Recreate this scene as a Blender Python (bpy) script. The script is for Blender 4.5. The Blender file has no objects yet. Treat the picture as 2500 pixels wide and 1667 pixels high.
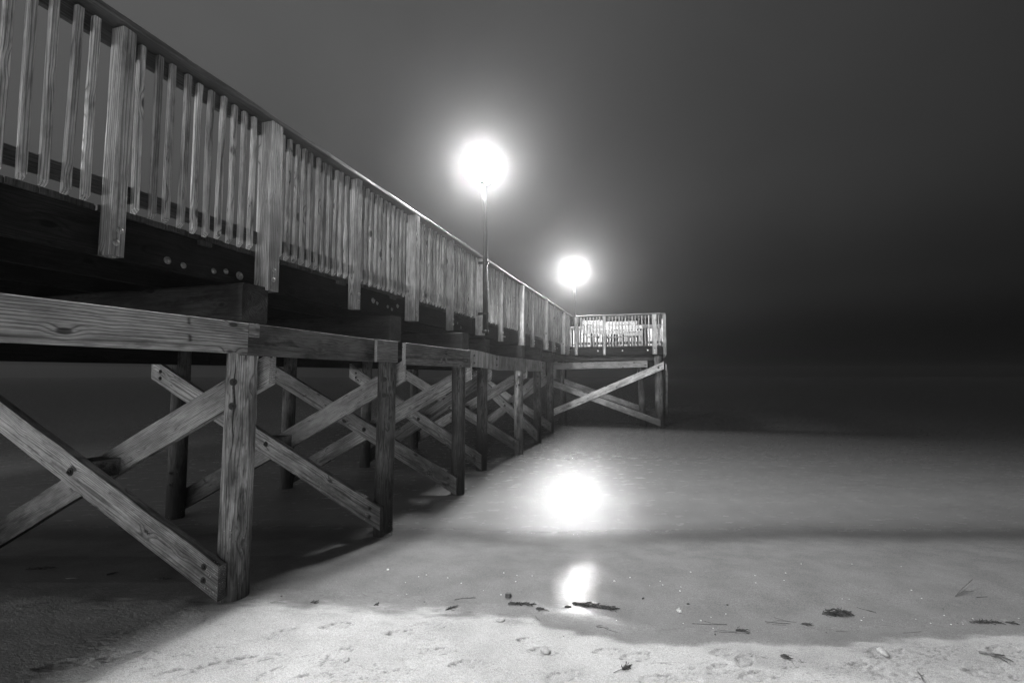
import bpy, bmesh, math, random
import numpy as np
from mathutils import Vector, Matrix
random.seed(7); RNG = np.random.default_rng(11)
S = bpy.context.scene; COL = S.collection
R = math.radians

# ------------------------------------------------------------------ camera
FPX = 1180.0                                   # focal length in pixels of a 2500 px wide frame (17 mm lens)
PITCH = math.atan(80.5 / FPX); YAW = math.atan(360 / FPX)
CAMP = Vector((0, 0, 1.9))
cd = bpy.data.cameras.new('camera'); cam = bpy.data.objects.new('camera', cd); COL.objects.link(cam)
cd.sensor_width = 36; cd.lens = FPX / 2500 * 36; cd.clip_start = .05; cd.clip_end = 6000
cam.location = CAMP; cam.rotation_euler = (R(90) + PITCH, 0, YAW); S.camera = cam

# ------------------------------------------------------------------ exposure
S.view_settings.view_transform = 'Standard'; S.view_settings.look = 'None'
S.view_settings.exposure = 0; S.view_settings.gamma = 1
LAMP_POWER = 2.1
HAZE = .0019

# ------------------------------------------------------------------ world: overcast night sky lit by the town behind and to the left
W = bpy.data.worlds.new('World'); S.world = W; W.use_nodes = True
nt = W.node_tree; nt.nodes.clear()
class NB:
    """small node builder"""
    def __init__(s, nt): s.nt = nt
    def n(s, t, **kw):
        nd = s.nt.nodes.new(t)
        ins = kw.pop('i', {})
        for k, v in kw.items(): setattr(nd, k, v)
        for k, v in ins.items():
            if hasattr(v, 'outputs'): v = v.outputs[0]
            if isinstance(v, bpy.types.NodeSocket): s.nt.links.new(v, nd.inputs[k])
            else: nd.inputs[k].default_value = v
        return nd
    def m(s, op, a, b=0.0, c=None, clamp=False):
        nd = s.nt.nodes.new('ShaderNodeMath'); nd.operation = op; nd.use_clamp = clamp
        for k, v in enumerate((a, b) if c is None else (a, b, c)):
            if hasattr(v, 'outputs'): v = v.outputs[0]
            if isinstance(v, bpy.types.NodeSocket): s.nt.links.new(v, nd.inputs[k])
            else: nd.inputs[k].default_value = v
        return nd.outputs[0]
    def vm(s, op, a, b):
        nd = s.nt.nodes.new('ShaderNodeVectorMath'); nd.operation = op
        for k, v in enumerate((a, b)):
            if v is None: continue
            if hasattr(v, 'outputs'): v = v.outputs[0]
            if isinstance(v, bpy.types.NodeSocket): s.nt.links.new(v, nd.inputs[k])
            else: nd.inputs[k].default_value = v
        return nd
    def ramp(s, f, pts, interp='LINEAR'):
        nd = s.nt.nodes.new('ShaderNodeValToRGB'); cr = nd.color_ramp; cr.interpolation = interp
        while len(cr.elements) > 1: cr.elements.remove(cr.elements[-1])
        cr.elements[0].position = pts[0][0]; v = pts[0][1]; cr.elements[0].color = (v, v, v, 1)
        for p, v in pts[1:]:
            e = cr.elements.new(p); e.color = (v, v, v, 1)
        s.nt.links.new(f.outputs[0] if hasattr(f, 'outputs') else f, nd.inputs[0])
        return nd.outputs[0]
    def mr(s, v, a, b, c=0.0, d=1.0, smooth=True):
        nd = s.nt.nodes.new('ShaderNodeMapRange'); nd.clamp = True
        if smooth: nd.interpolation_type = 'SMOOTHSTEP'
        s.nt.links.new(v.outputs[0] if hasattr(v, 'outputs') else v, nd.inputs[0])
        for k, x in zip((1, 2, 3, 4), (a, b, c, d)): nd.inputs[k].default_value = x
        return nd.outputs[0]
b = NB(nt)
tc = b.n('ShaderNodeTexCoord')
dirn = b.vm('NORMALIZE', tc.outputs['Generated'], None)
sky = b.n('ShaderNodeTexSky', sky_type='NISHITA'); sky.sun_disc = False
sky.sun_elevation = R(2); sky.sun_rotation = R(200)
bw = b.n('ShaderNodeRGBToBW', i={0: sky})
sx = b.n('ShaderNodeSeparateXYZ', i={0: dirn})
# elevation profile of the low cloud
elev = b.ramp(b.m('MULTIPLY_ADD', sx.outputs[2], .5, .5),
              [(0, .02), (.5, .006), (.53, .010), (.58, .032), (.68, .064), (.85, .075), (1, .075)], 'EASE')
# town glow: brighter to the left and behind, darkest out to sea on the right
dl = b.vm('DOT_PRODUCT', dirn.outputs[0], (-.93, -.15, .25)).outputs['Value']
side = b.mr(dl, -.85, .75, .10, 1.25, False)
db = b.vm('DOT_PRODUCT', dirn.outputs[0], (-.34, -.94, .03)).outputs['Value']
back = b.m('MULTIPLY', b.mr(db, .35, 1., 0, 1.), b.mr(b.m('ABSOLUTE', sx.outputs[2]), .0, .33, 1., 0.))
cl = b.n('ShaderNodeTexNoise', i={'Vector': dirn.outputs[0], 'Scale': 2.2, 'Detail': 4.0, 'Roughness': .5})
clm = b.mr(cl.outputs[0], .3, .7, .9, 1.1)
v = b.m('MULTIPLY', b.m('MULTIPLY', elev, side), clm)
v = b.m('ADD', v, b.m('MULTIPLY', back, 9.0))
v = b.m('ADD', v, b.m('MULTIPLY', bw, .0002))
bg = b.n('ShaderNodeBackground', i={0: v, 1: 1.0})
out = b.n('ShaderNodeOutputWorld', i={0: bg})

# ------------------------------------------------------------------ helpers: tags, materials, meshes
def lin(c): return c
def tag(o, label=None, cat=None, group=None, kind=None):
    if label: o['label'] = label
    if cat: o['category'] = cat
    if group: o['group'] = group
    if kind: o['kind'] = kind
    return o
def empty(name, loc):
    o = bpy.data.objects.new(name, None); COL.objects.link(o); o.location = loc; o.empty_display_size = .2
    return o
def adopt(o, parent):
    """parent keeping the world placement"""
    if parent is None: return o
    o.parent = parent
    m = Matrix.Identity(4); p = parent
    chain = []
    while p is not None:
        chain.append(p); p = p.parent
    for q in reversed(chain): m = m @ q.matrix_parent_inverse @ q.matrix_basis
    o.matrix_parent_inverse = m.inverted()
    return o
def mk(name, me, mat, M=None, parent=None):
    o = bpy.data.objects.new(name, me); COL.objects.link(o)
    if mat and not me.materials: me.materials.append(mat)
    if M is not None: o.matrix_basis = M
    adopt(o, parent)
    return o
def frame(p0, p1, wdir):
    """matrix with local Z from p0 to p1, local X near wdir"""
    z = (p1 - p0).normalized(); x = (wdir - z * wdir.dot(z)).normalized(); y = z.cross(x)
    M = Matrix((x, y, z)).transposed().to_4x4(); M.translation = p0
    return M
def board_mesh(L, w, t, n=6, ch=.004, jit=.0015, cut0=0, cut1=0, bow=0.0):
    """timber of width w (X), thickness t (Y), length L (Z); end cuts slant along X"""
    bm = bmesh.new(); rings = []
    prof = [(-w/2+ch, -t/2), (w/2-ch, -t/2), (w/2, -t/2+ch), (w/2, t/2-ch), (w/2-ch, t/2), (-w/2+ch, t/2), (-w/2, t/2-ch), (-w/2, -t/2+ch)]
    ph = random.random() * 6
    for k in range(n + 1):
        f = k / n; ring = []
        jx, jy = (random.uniform(-jit, jit) for _ in range(2))
        bx = bow * math.sin(f * 3.14)
        for (x, y) in prof:
            z = L * f + (cut0 * x * (1 - f)) + (cut1 * x * f)
            ring.append(bm.verts.new((x + jx + bx + random.uniform(-jit, jit) * .4, y + jy + random.uniform(-jit, jit) * .4, z)))
        rings.append(ring)
    for a, c in zip(rings, rings[1:]):
        for i in range(8):
            bm.faces.new((a[i], a[(i+1) % 8], c[(i+1) % 8], c[i]))
    bm.faces.new(list(reversed(rings[0]))); bm.faces.new(rings[-1])
    me = bpy.data.meshes.new('board'); bm.to_mesh(me); bm.free()
    return me
def board(name, p0, p1, w, t, wdir, mat, parent=None, **kw):
    p0, p1, wdir = Vector(p0), Vector(p1), Vector(wdir)
    L = (p1 - p0).length
    return mk(name, board_mesh(L, w, t, n=max(3, int(L / .35)), **kw), mat, frame(p0, p1, wdir), parent)
def box_bm(bm, x0, x1, y0, y1, z0, z1, ch=0.0):
    vs = [bm.verts.new((x, y, z)) for x in (x0, x1) for y in (y0, y1) for z in (z0, z1)]
    for f in ((0,1,3,2), (4,6,7,5), (0,4,5,1), (2,3,7,6), (0,2,6,4), (1,5,7,3)): bm.faces.new([vs[i] for i in f])
def bm_obj(name, bm, mat, parent=None, smooth=False, loc=None):
    bmesh.ops.recalc_face_normals(bm, faces=bm.faces)
    me = bpy.data.meshes.new(name); bm.to_mesh(me); bm.free()
    if smooth: me.polygons.foreach_set('use_smooth', [True] * len(me.polygons))
    return mk(name, me, mat, Matrix.Translation(loc) if loc is not None else None, parent)
def tube_bm(bm, pts, rad, n=8, cap=True):
    pts = [Vector(p) for p in pts]; rings = []
    if not hasattr(rad, '__len__'): rad = [rad] * len(pts)
    ref = Vector((0, 0, 1))
    for i, p in enumerate(pts):
        d = (pts[min(i+1, len(pts)-1)] - pts[max(i-1, 0)]).normalized()
        r0 = ref if abs(d.dot(ref)) < .95 else Vector((1, 0, 0))
        x = d.cross(r0).normalized(); y = d.cross(x).normalized()
        rings.append([bm.verts.new(p + (x * math.cos(a) + y * math.sin(a)) * rad[i]) for a in [2 * math.pi * k / n for k in range(n)]])
    for a, c in zip(rings, rings[1:]):
        for i in range(n): bm.faces.new((a[i], a[(i+1) % n], c[(i+1) % n], c[i]))
    if cap: bm.faces.new(list(reversed(rings[0]))); bm.faces.new(rings[-1])
def lathe_bm(bm, prof, n=24, c=(0, 0, 0)):
    rings = [[bm.verts.new((c[0] + r * math.cos(2*math.pi*k/n), c[1] + r * math.sin(2*math.pi*k/n), c[2] + z)) for k in range(n)] for r, z in prof]
    for a, d in zip(rings, rings[1:]):
        for i in range(n): bm.faces.new((a[i], a[(i+1) % n], d[(i+1) % n], d[i]))
    bm.faces.new(list(reversed(rings[0]))); bm.faces.new(rings[-1])

def new_mat(name):
    m = bpy.data.materials.new(name); m.use_nodes = True; m.node_tree.nodes.clear()
    return m, NB(m.node_tree)
def wood(name, val, contrast=.5, rings=55., rough=.75, amp=1.0, tide=None, blotch=.35, spec=.25, crack=.0, knots=1.0, fig=1.0):
    """solid wood: growth rings cut by the faces, knots that push them aside, fibres, stains.  tide = (z0,z1): dark wet below"""
    m, b = new_mat(name)
    tc = b.n('ShaderNodeTexCoord'); oi = b.n('ShaderNodeObjectInfo')
    rnd = oi.outputs['Random']
    off = b.n('ShaderNodeCombineXYZ', i={0: b.m('MULTIPLY', rnd, 37.7), 1: b.m('MULTIPLY', rnd, 91.3), 2: b.m('MULTIPLY', rnd, 63.1)})
    p = tc.outputs['Object']
    po = b.vm('ADD', p, off)
    ps = b.vm('MULTIPLY', po, (1, 1, .075))
    n1 = b.n('ShaderNodeTexNoise', i={'Vector': ps, 'Scale': 6.0 * fig, 'Detail': 3.0, 'Roughness': .5})
    # knots
    kv = b.vm('MULTIPLY', po, (6.0, 6.0, 2.8))
    vor = b.n('ShaderNodeTexVoronoi', i={'Vector': kv, 'Scale': 1.0, 'Randomness': 1.0})
    kd = vor.outputs['Distance']
    kinf = b.mr(kd, 0.0, .36, 1.0, 0.0)
    kcore = b.mr(kd, .08, .15, knots, 0.0)
    sp = b.n('ShaderNodeSeparateXYZ', i={0: p})
    cx = b.m('ADD', sp.outputs[0], b.m('MULTIPLY_ADD', b.m('FRACT', b.m('MULTIPLY', rnd, 7.31)), .22, -.02))
    cy = b.m('ADD', sp.outputs[1], b.m('MULTIPLY_ADD', b.m('FRACT', b.m('MULTIPLY', rnd, 13.7)), .16, -.02))
    rr = b.m('SQRT', b.m('ADD', b.m('MULTIPLY', cx, cx), b.m('MULTIPLY', cy, cy)))
    t = b.m('ADD', b.m('MULTIPLY', rr, rings), b.m('MULTIPLY', n1.outputs[0], 7.0 * amp))
    t = b.m('ADD', t, b.m('MULTIPLY', kinf, 1.6 * knots))
    g = b.m('FRACT', t)
    g = b.ramp(g, [(0, .12), (.12, .6), (.4, .9), (.7, 1.0), (.84, .66), (.96, .12), (1, .12)])
    fib = b.n('ShaderNodeTexNoise', i={'Vector': b.vm('MULTIPLY', po, (1, 1, .035)), 'Scale': 150.0, 'Detail': 3.0, 'Roughness': .7})
    fibm = b.mr(fib.outputs[0], .36, .64, .66, 1.16)
    bl = b.n('ShaderNodeTexNoise', i={'Vector': b.vm('MULTIPLY', po, (1, 1, .45)), 'Scale': 5.0, 'Detail': 5.0, 'Roughness': .6})
    blm = b.mr(bl.outputs[0], .32, .66, 1 - blotch, 1 + blotch * .35)
    obj = b.mr(b.m('FRACT', b.m('MULTIPLY', rnd, 29.17)), 0, 1, .62, 1.28, False)
    gm = b.m('MULTIPLY_ADD', g, contrast, 1 - contrast)
    v = b.m('MULTIPLY', b.m('MULTIPLY', b.m('MULTIPLY', b.m('MULTIPLY', gm, fibm), blm), obj), val)
    st = b.n('ShaderNodeTexNoise', i={'Vector': b.vm('MULTIPLY', po, (1, 1, .25)), 'Scale': 11.0, 'Detail': 4.0, 'Roughness': .7})
    v = b.m('MULTIPLY', v, b.mr(st.outputs[0], .54, .68, 1.0, 1 - blotch))
    chk = b.n('ShaderNodeTexNoise', i={'Vector': b.vm('MULTIPLY', po, (1, 1, .03)), 'Scale': 26.0, 'Detail': 0.0})
    chz = b.n('ShaderNodeTexNoise', i={'Vector': po, 'Scale': 3.1, 'Detail': 0.0})
    v = b.m('MULTIPLY', v, b.m('SUBTRACT', 1.0, b.m('MULTIPLY', b.mr(b.m('ABSOLUTE', b.m('SUBTRACT', chk.outputs[0], .5)), .0, .010, .75, 0), b.mr(chz.outputs[0], .52, .60, 0, 1))))
    v = b.m('MULTIPLY', v, b.m('MULTIPLY_ADD', kcore, -.78, 1.0))
    rg = rough
    if crack:
        ck = b.n('ShaderNodeTexNoise', i={'Vector': b.vm('MULTIPLY', po, (1, 1, .05)), 'Scale': 34.0, 'Detail': 1.0})
        ckm = b.mr(b.m('ABSOLUTE', b.m('SUBTRACT', ck.outputs[0], .5)), 0, .012, 1 - crack, 1.0)
        v = b.m('MULTIPLY', v, ckm)
    if tide:
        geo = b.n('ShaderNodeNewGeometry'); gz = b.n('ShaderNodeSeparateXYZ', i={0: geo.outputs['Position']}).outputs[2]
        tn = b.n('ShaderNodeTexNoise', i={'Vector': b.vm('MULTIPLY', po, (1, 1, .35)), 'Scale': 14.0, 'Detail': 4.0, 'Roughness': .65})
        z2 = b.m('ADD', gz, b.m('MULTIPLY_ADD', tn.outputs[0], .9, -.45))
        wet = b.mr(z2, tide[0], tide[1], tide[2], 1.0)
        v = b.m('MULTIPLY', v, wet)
        # barnacle and salt specks
        bv = b.n('ShaderNodeTexVoronoi', i={'Vector': po, 'Scale': 46.0})
        bn = b.n('ShaderNodeTexNoise', i={'Vector': po, 'Scale': 4.0, 'Detail': 2.0})
        bk = b.m('MULTIPLY', b.mr(bv.outputs['Distance'], .16, .24, 1, 0), b.mr(bn.outputs[0], .56, .66, 0, 1))
        bk = b.m('MULTIPLY', bk, b.mr(gz, 1.3, .2, 0, 1))
        v = b.m('MULTIPLY_ADD', bk, .3, v)
    colr = b.n('ShaderNodeCombineColor', i={0: v, 1: v, 2: v})
    bump = b.n('ShaderNodeBump', i={'Strength': .55, 'Distance': .004,
               'Height': b.m('ADD', b.m('MULTIPLY', g, .5), b.m('ADD', b.m('MULTIPLY', fib.outputs[0], .9), b.m('MULTIPLY', kcore, -.8)))})
    pr = b.n('ShaderNodeBsdfPrincipled', i={'Base Color': colr, 'Roughness': rg, 'Specular IOR Level': spec, 'Normal': bump})
    b.n('ShaderNodeOutputMaterial', i={0: pr})
    return m
def plain(name, val, rough=.5, metal=0.0, noise=.2, scale=30., spec=.5, bump=0.0):
    m, b = new_mat(name)
    tc = b.n('ShaderNodeTexCoord')
    n = b.n('ShaderNodeTexNoise', i={'Vector': tc.outputs['Object'], 'Scale': scale, 'Detail': 4.0})
    v = b.m('MULTIPLY', b.mr(n.outputs[0], .3, .7, 1 - noise, 1 + noise), val)
    c = b.n('ShaderNodeCombineColor', i={0: v, 1: v, 2: v})
    kw = {'Base Color': c, 'Roughness': rough, 'Metallic': metal, 'Specular IOR Level': spec}
    if bump: kw['Normal'] = b.n('ShaderNodeBump', i={'Strength': bump, 'Distance': .01, 'Height': n.outputs[0]})
    pr = b.n('ShaderNodeBsdfPrincipled', i=kw); b.n('ShaderNodeOutputMaterial', i={0: pr})
    return m
M_BAL = wood('baluster_wood', .64, .74, 80., blotch=.4, amp=.5)
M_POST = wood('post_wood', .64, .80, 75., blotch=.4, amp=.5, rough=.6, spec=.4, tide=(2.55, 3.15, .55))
M_RAIL = wood('rail_wood', .12, .5, 60., blotch=.5)
M_CAPR = wood('cap_rail_wood', .12, .4, 50., blotch=.3, rough=.42, spec=.5)
M_WALE = wood('wale_wood', .40, .78, 75., blotch=.35, amp=.45)
M_BRACE = wood('brace_wood', .45, .72, 75., blotch=.38, tide=(.2, 1.1, .22), amp=.5, crack=.4)
M_PILE1 = wood('dry_pile_wood', .31, .72, 45., blotch=.6, tide=(.1, 1.3, .24), amp=1.2, crack=.5, knots=.6, fig=1.3)
M_PILE = wood('pile_wood', .16, .78, 38., blotch=.6, tide=(.2, 1.4, .15), amp=1.8, crack=.5, knots=.6, fig=1.3)
M_WALE2 = wood('wale_wood_stained', .17, .5, 60., blotch=.6, amp=1.0)
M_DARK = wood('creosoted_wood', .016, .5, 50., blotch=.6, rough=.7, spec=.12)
M_CAP = wood('cap_timber', .05, .5, 45., blotch=.6, rough=.7, crack=.6)
M_DECK = wood('deck_wood', .09, .5, 60., blotch=.5)
M_WHITE = wood('pale_bench_wood', .36, .18, 60., blotch=.15)
M_BOLT = plain('galvanised_bolt', .45, .38, .9, .3, 80.)
M_RUST = plain('rusty_bolt', .035, .7, .3, .4, 60.)
M_POLE = plain('pole_metal', .012, .35, .0, .12, 12., .12)

# ------------------------------------------------------------------ camera-ground frame for terrain: r to the right, s ahead (horizontal)
Rv = Vector((math.cos(YAW), math.sin(YAW), 0)); Fv = Vector((-math.sin(YAW), math.cos(YAW), 0))
def sand_base(r, s):
    """beach profile along s (metres ahead of the camera foot)"""
    xs = [-60, 0, 2.0, 3.3, 3.6, 4.7, 4.95, 5.4, 6.2, 7, 10, 16, 30, 2000]
    zs = [1.8, .26, .17, .100, .085, .084, .060, .0, -.06, -.12, -.35, -.8, -1.5, -1.5]
    wob = .10 * np.sin(r * 1.3 + .6) + .06 * np.sin(r * 2.9 + 1.) - .05 * np.clip(-r - 1.2, 0, 3)
    q = s + wob * .6; z = sum(np.interp(q + k * .1, xs, zs) for k in range(-4, 5)) / 9
    z = z + .070 * np.clip((-r - .8) / 1.2, 0, 1) * np.clip((5.1 - s) / .9, 0, 1)
    return z
def sandz(x, y):
    r = x * Rv.x + y * Rv.y; s = x * Fv.x + y * Fv.y
    return float(sand_base(np.array([r]), np.array([s]))[0])
def on_sand(px, py, dz=0.0):
    """the beach point seen at a pixel of the 2500 px photograph"""
    d = Vector(((px - 1250) / FPX, (833.5 - py) / FPX, -1.0))
    d = cam.rotation_euler.to_matrix() @ d
    z = .1
    for _ in range(12):
        p = CAMP + d * ((z - CAMP.z) / d.z); z = max(sandz(p.x, p.y), 0.0)
    p.z = z + dz
    return p
def vnoise(x, y, seed):
    g = np.random.default_rng(seed).random((256, 256))
    xi = np.floor(x).astype(int); yi = np.floor(y).astype(int); fx = x - xi; fy = y - yi
    fx = fx*fx*(3-2*fx); fy = fy*fy*(3-2*fy)
    a = g[xi % 256, yi % 256]; c = g[(xi+1) % 256, yi % 256]; d = g[xi % 256, (yi+1) % 256]; e = g[(xi+1) % 256, (yi+1) % 256]
    return (a*(1-fx)+c*fx)*(1-fy) + (d*(1-fx)+e*fx)*fy - .5
def fbm(x, y, seed, o=4):
    v = 0; a = 1.0
    for k in range(o): v = v + a * vnoise(x, y, seed + k); x = x * 2.03 + 11; y = y * 2.03 + 5; a *= .5
    return v
def axis(segs):
    out = []
    for a, c, st in segs: out += list(np.arange(a, c, st))
    out.append(segs[-1][1]); return np.array(out)
def grid_obj(name, rs, ss, zfun, mat, attrs=None):
    Rg, Sg = np.meshgrid(rs, ss, indexing='ij')
    r = Rg.ravel(); s = Sg.ravel(); z, at = zfun(r, s)
    co = np.empty((len(r), 3)); co[:, 0] = r * Rv.x + s * Fv.x; co[:, 1] = r * Rv.y + s * Fv.y; co[:, 2] = z
    nr, ns = len(rs), len(ss)
    i, j = np.meshgrid(np.arange(nr-1), np.arange(ns-1), indexing='ij'); i = i.ravel(); j = j.ravel()
    q = np.stack([i*ns+j, (i+1)*ns+j, (i+1)*ns+j+1, i*ns+j+1], 1).astype(np.int32)
    me = bpy.data.meshes.new(name)
    me.vertices.add(len(r)); me.vertices.foreach_set('co', co.ravel())
    me.loops.add(q.size); me.loops.foreach_set('vertex_index', q.ravel())
    me.polygons.add(len(q)); me.polygons.foreach_set('loop_start', np.arange(0, q.size, 4, dtype=np.int32))
    me.polygons.foreach_set('use_smooth', np.ones(len(q), bool))
    me.update(calc_edges=True); me.validate()
    for k, a in at.items():
        A = me.attributes.new(k, 'FLOAT', 'POINT'); A.data.foreach_set('value', a.astype(np.float32))
    return mk(name, me, mat)

# ------------------------------------------------------------------ sand
# upper edge of the wet sand: s as a function of r (from the tide line), and a second damp tongue at the right
wr = np.array([-6, -3.2, -1.9, -1.4, -.9, -.45, -.2, 0, .13, .25, .45, .85, 1.45, 2.2, 3.05, 4.2, 7])
ws = np.array([3.75, 3.72, 3.72, 3.70, 3.70, 3.68, 3.65, 3.62, 3.63, 3.50, 3.40, 3.27, 3.24, 3.26, 3.31, 3.36, 3.4])
def wetline(r): return np.interp(r, wr, ws) * 1.035
prints = []
for (px, py, a, L) in ((610, 1608, .2, .2), (690, 1545, .9, .2), (820, 1528, .4, .2), (825, 1600, 1.2, .24), (975, 1545, .3, .18), (1065, 1590, .2, .2), (965, 1645, .5, .22), (1330, 1588, .1, .2), (1553, 1600, .3, .2), (1480, 1587, .2, .16), (1135, 1620, .3, .18), (1290, 1562, .2, .16), (1765, 1590, .3, .17), (2070, 1572, -.4, .22), (2160, 1590, .2, .26), (2270, 1575, -.2, .2), (2450, 1585, .2, .22), (2420, 1645, -.3, .24), (2120, 1630, -.3, .2), (1600, 1655, .3, .2), (420, 1640, .3, .2), (520, 1625, .6, .2), (300, 1600, .3, .22), (150, 1620, .3, .25), (890, 1490, .2, .2), (1110, 1500, .2, .16), (1370, 1650, .4, .22), (1850, 1650, .1, .22), (1230, 1500, .1, .1), (760, 1655, .4, .22)):
    p = on_sand(px, py); r = p.dot(Rv); s = p.dot(Fv)
    prints.append((r, s, a, L))
for k in range(46):
    prints.append((random.uniform(-5, 5), random.uniform(1.0, 3.2), random.uniform(-.6, 1.2), random.uniform(.16, .26)))
def sand_h(r, s):
    z = sand_base(r, s)
    d = s - wetline(r)
    near = np.clip((6.5 - s) / 1.5, 0, 1) * np.clip((7 - np.abs(r)) / 1.5, 0, 1)
    dry = np.clip((-d) / .12, 0, 1)
    n1 = fbm(r * 1.1, s * 2.2, 1, 3) * .012
    n2 = fbm(r * 7, s * 13, 5, 4)
    # crusty patches: fine broken relief where the crust was trodden
    patch = np.clip(fbm(r * 1.7 + 3, s * 2.6, 21, 3) * 2.6 - .1, 0, 1)
    crust = np.abs(fbm(r * 22 + 3 * vnoise(r * 9, s * 14, 91), s * 42 + 3 * vnoise(r * 8, s * 15, 92), 31, 3)); crust = np.clip(.10 - crust, 0, .10) * .05
    z = z + near * (n1 * (.3 + .7 * dry) + n2 * .0034 * dry * (.3 + patch * 2.6) - crust * (.5 + patch * 1.8) * dry)
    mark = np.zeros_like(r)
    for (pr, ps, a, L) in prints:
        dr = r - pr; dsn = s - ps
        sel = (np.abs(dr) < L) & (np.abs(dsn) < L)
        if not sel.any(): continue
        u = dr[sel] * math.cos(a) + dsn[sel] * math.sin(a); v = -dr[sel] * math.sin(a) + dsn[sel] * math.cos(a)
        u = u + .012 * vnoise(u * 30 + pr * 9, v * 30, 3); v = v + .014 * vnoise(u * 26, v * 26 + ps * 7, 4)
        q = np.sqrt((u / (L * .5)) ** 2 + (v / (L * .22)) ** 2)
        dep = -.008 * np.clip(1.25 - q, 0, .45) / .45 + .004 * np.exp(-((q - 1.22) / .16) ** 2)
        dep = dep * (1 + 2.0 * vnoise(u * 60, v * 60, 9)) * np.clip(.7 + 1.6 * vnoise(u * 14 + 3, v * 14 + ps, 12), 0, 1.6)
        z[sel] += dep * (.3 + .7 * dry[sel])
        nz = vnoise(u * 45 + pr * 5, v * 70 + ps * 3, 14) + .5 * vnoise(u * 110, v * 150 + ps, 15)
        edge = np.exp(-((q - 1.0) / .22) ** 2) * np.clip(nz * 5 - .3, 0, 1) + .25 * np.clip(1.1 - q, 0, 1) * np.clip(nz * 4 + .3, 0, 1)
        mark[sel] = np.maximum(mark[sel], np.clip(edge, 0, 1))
    # shade in the broken crust, painted as dark marks
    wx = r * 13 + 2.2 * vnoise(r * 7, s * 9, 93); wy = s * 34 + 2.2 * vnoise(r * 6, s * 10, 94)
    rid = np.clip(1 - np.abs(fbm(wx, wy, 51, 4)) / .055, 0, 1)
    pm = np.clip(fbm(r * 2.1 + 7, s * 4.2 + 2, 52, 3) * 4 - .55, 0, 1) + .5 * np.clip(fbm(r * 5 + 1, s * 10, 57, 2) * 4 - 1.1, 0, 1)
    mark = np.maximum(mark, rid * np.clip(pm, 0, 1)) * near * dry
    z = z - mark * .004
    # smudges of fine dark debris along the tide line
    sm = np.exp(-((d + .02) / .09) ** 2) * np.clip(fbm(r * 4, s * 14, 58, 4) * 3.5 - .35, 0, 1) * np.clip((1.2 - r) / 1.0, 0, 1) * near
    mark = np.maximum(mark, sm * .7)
    # scour hole round the near pile
    pr, ps = Vector((-3.264, 3.127, 0)).dot(Rv), Vector((-3.264, 3.127, 0)).dot(Fv)
    dd = np.sqrt((r - pr + .05) ** 2 + ((s - ps + .03) * 1.3) ** 2)
    z = z - .014 * np.exp(-(dd / .24) ** 2)
    # wetness 0 dry .. 1 wet film
    wn = fbm(r * 5, s * 11, 41, 5) * (.07 + .12 * np.clip((.3 - r) / 1.0, 0, 1))
    wet = 1 / (1 + np.exp(-np.clip((d + wn) / (.014 + .03 * np.clip((.2 - r), 0, 1)), -40, 40)))
    lim = np.interp(r, [1.2, 1.5, 2.0, 2.6, 3.3, 4.5], [3.3, 3.12, 3.0, 2.92, 2.93, 2.7])
    damp = 1 / (1 + np.exp(-np.clip((s - lim + wn * .7) / .015, -40, 40))) * np.clip((r - 1.2) / .15, 0, 1)
    wet = np.maximum(wet, damp * .34)
    film = np.clip((s - wetline(r) + .05 + wn) / .40, 0, 1)
    return z, {'wet': wet, 'film': film, 'mark': mark}
m, b = new_mat('beach_sand')
at = b.n('ShaderNodeAttribute', attribute_name='wet'); wet = at.outputs['Fac']
film = b.n('ShaderNodeAttribute', attribute_name='film').outputs['Fac']
geo = b.n('ShaderNodeNewGeometry'); P = geo.outputs['Position']
n1 = b.n('ShaderNodeTexNoise', i={'Vector': P, 'Scale': 3.0, 'Detail': 5.0, 'Roughness': .6})
n2 = b.n('ShaderNodeTexNoise', i={'Vector': P, 'Scale': 170.0, 'Detail': 2.0})
n3 = b.n('ShaderNodeTexNoise', i={'Vector': b.vm('MULTIPLY', P, (1, 1.9, 1)), 'Scale': 34.0, 'Detail': 6.0, 'Roughness': .7})
base = b.m('MULTIPLY', b.mr(n1.outputs[0], .3, .7, .86, 1.08), b.m('MULTIPLY', b.mr(n2.outputs[0], .28, .72, .72, 1.22), b.mr(n3.outputs[0], .35, .65, .93, 1.04)))
alb = b.m('MULTIPLY_ADD', wet, -.305, .52)
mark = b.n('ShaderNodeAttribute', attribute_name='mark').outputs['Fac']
alb = b.m('MULTIPLY', b.m('MULTIPLY', alb, base), b.m('MULTIPLY_ADD', mark, -.5, 1.0))  # mark darkens the albedo: painted shade of crust and prints, plus debris
cc = b.n('ShaderNodeCombineColor', i={0: alb, 1: alb, 2: alb})
rpn = b.n('ShaderNodeTexNoise', i={'Vector': P, 'Scale': 16.0, 'Detail': 3.0})
rough = b.m('ADD', b.m('MULTIPLY_ADD', wet, -.35, .9), b.m('MULTIPLY', film, b.mr(rpn.outputs[0], .35, .65, -.49, -.40)))
bmp = b.n('ShaderNodeBump', i={'Strength': b.m('MULTIPLY_ADD', film, -.93, 1.0), 'Distance': .007,
          'Height': b.m('ADD', b.m('MULTIPLY', n2.outputs[0], .35), n3.outputs[0])})
rip = b.n('ShaderNodeTexNoise', i={'Vector': b.n('ShaderNodeMapping', i={'Vector': P, 'Rotation': (0, 0, -YAW), 'Scale': (5., 60., 1.)}), 'Scale': 1.0, 'Detail': 3.0, 'Roughness': .6})
bmp = b.n('ShaderNodeBump', i={'Strength': b.m('MULTIPLY', film, .30), 'Distance': .007, 'Height': rip.outputs[0], 'Normal': bmp})
pr = b.n('ShaderNodeBsdfPrincipled', i={'Base Color': cc, 'Roughness': rough, 'Specular IOR Level': b.m('MULTIPLY_ADD', wet, -.102, .12), 'Normal': bmp})
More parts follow.
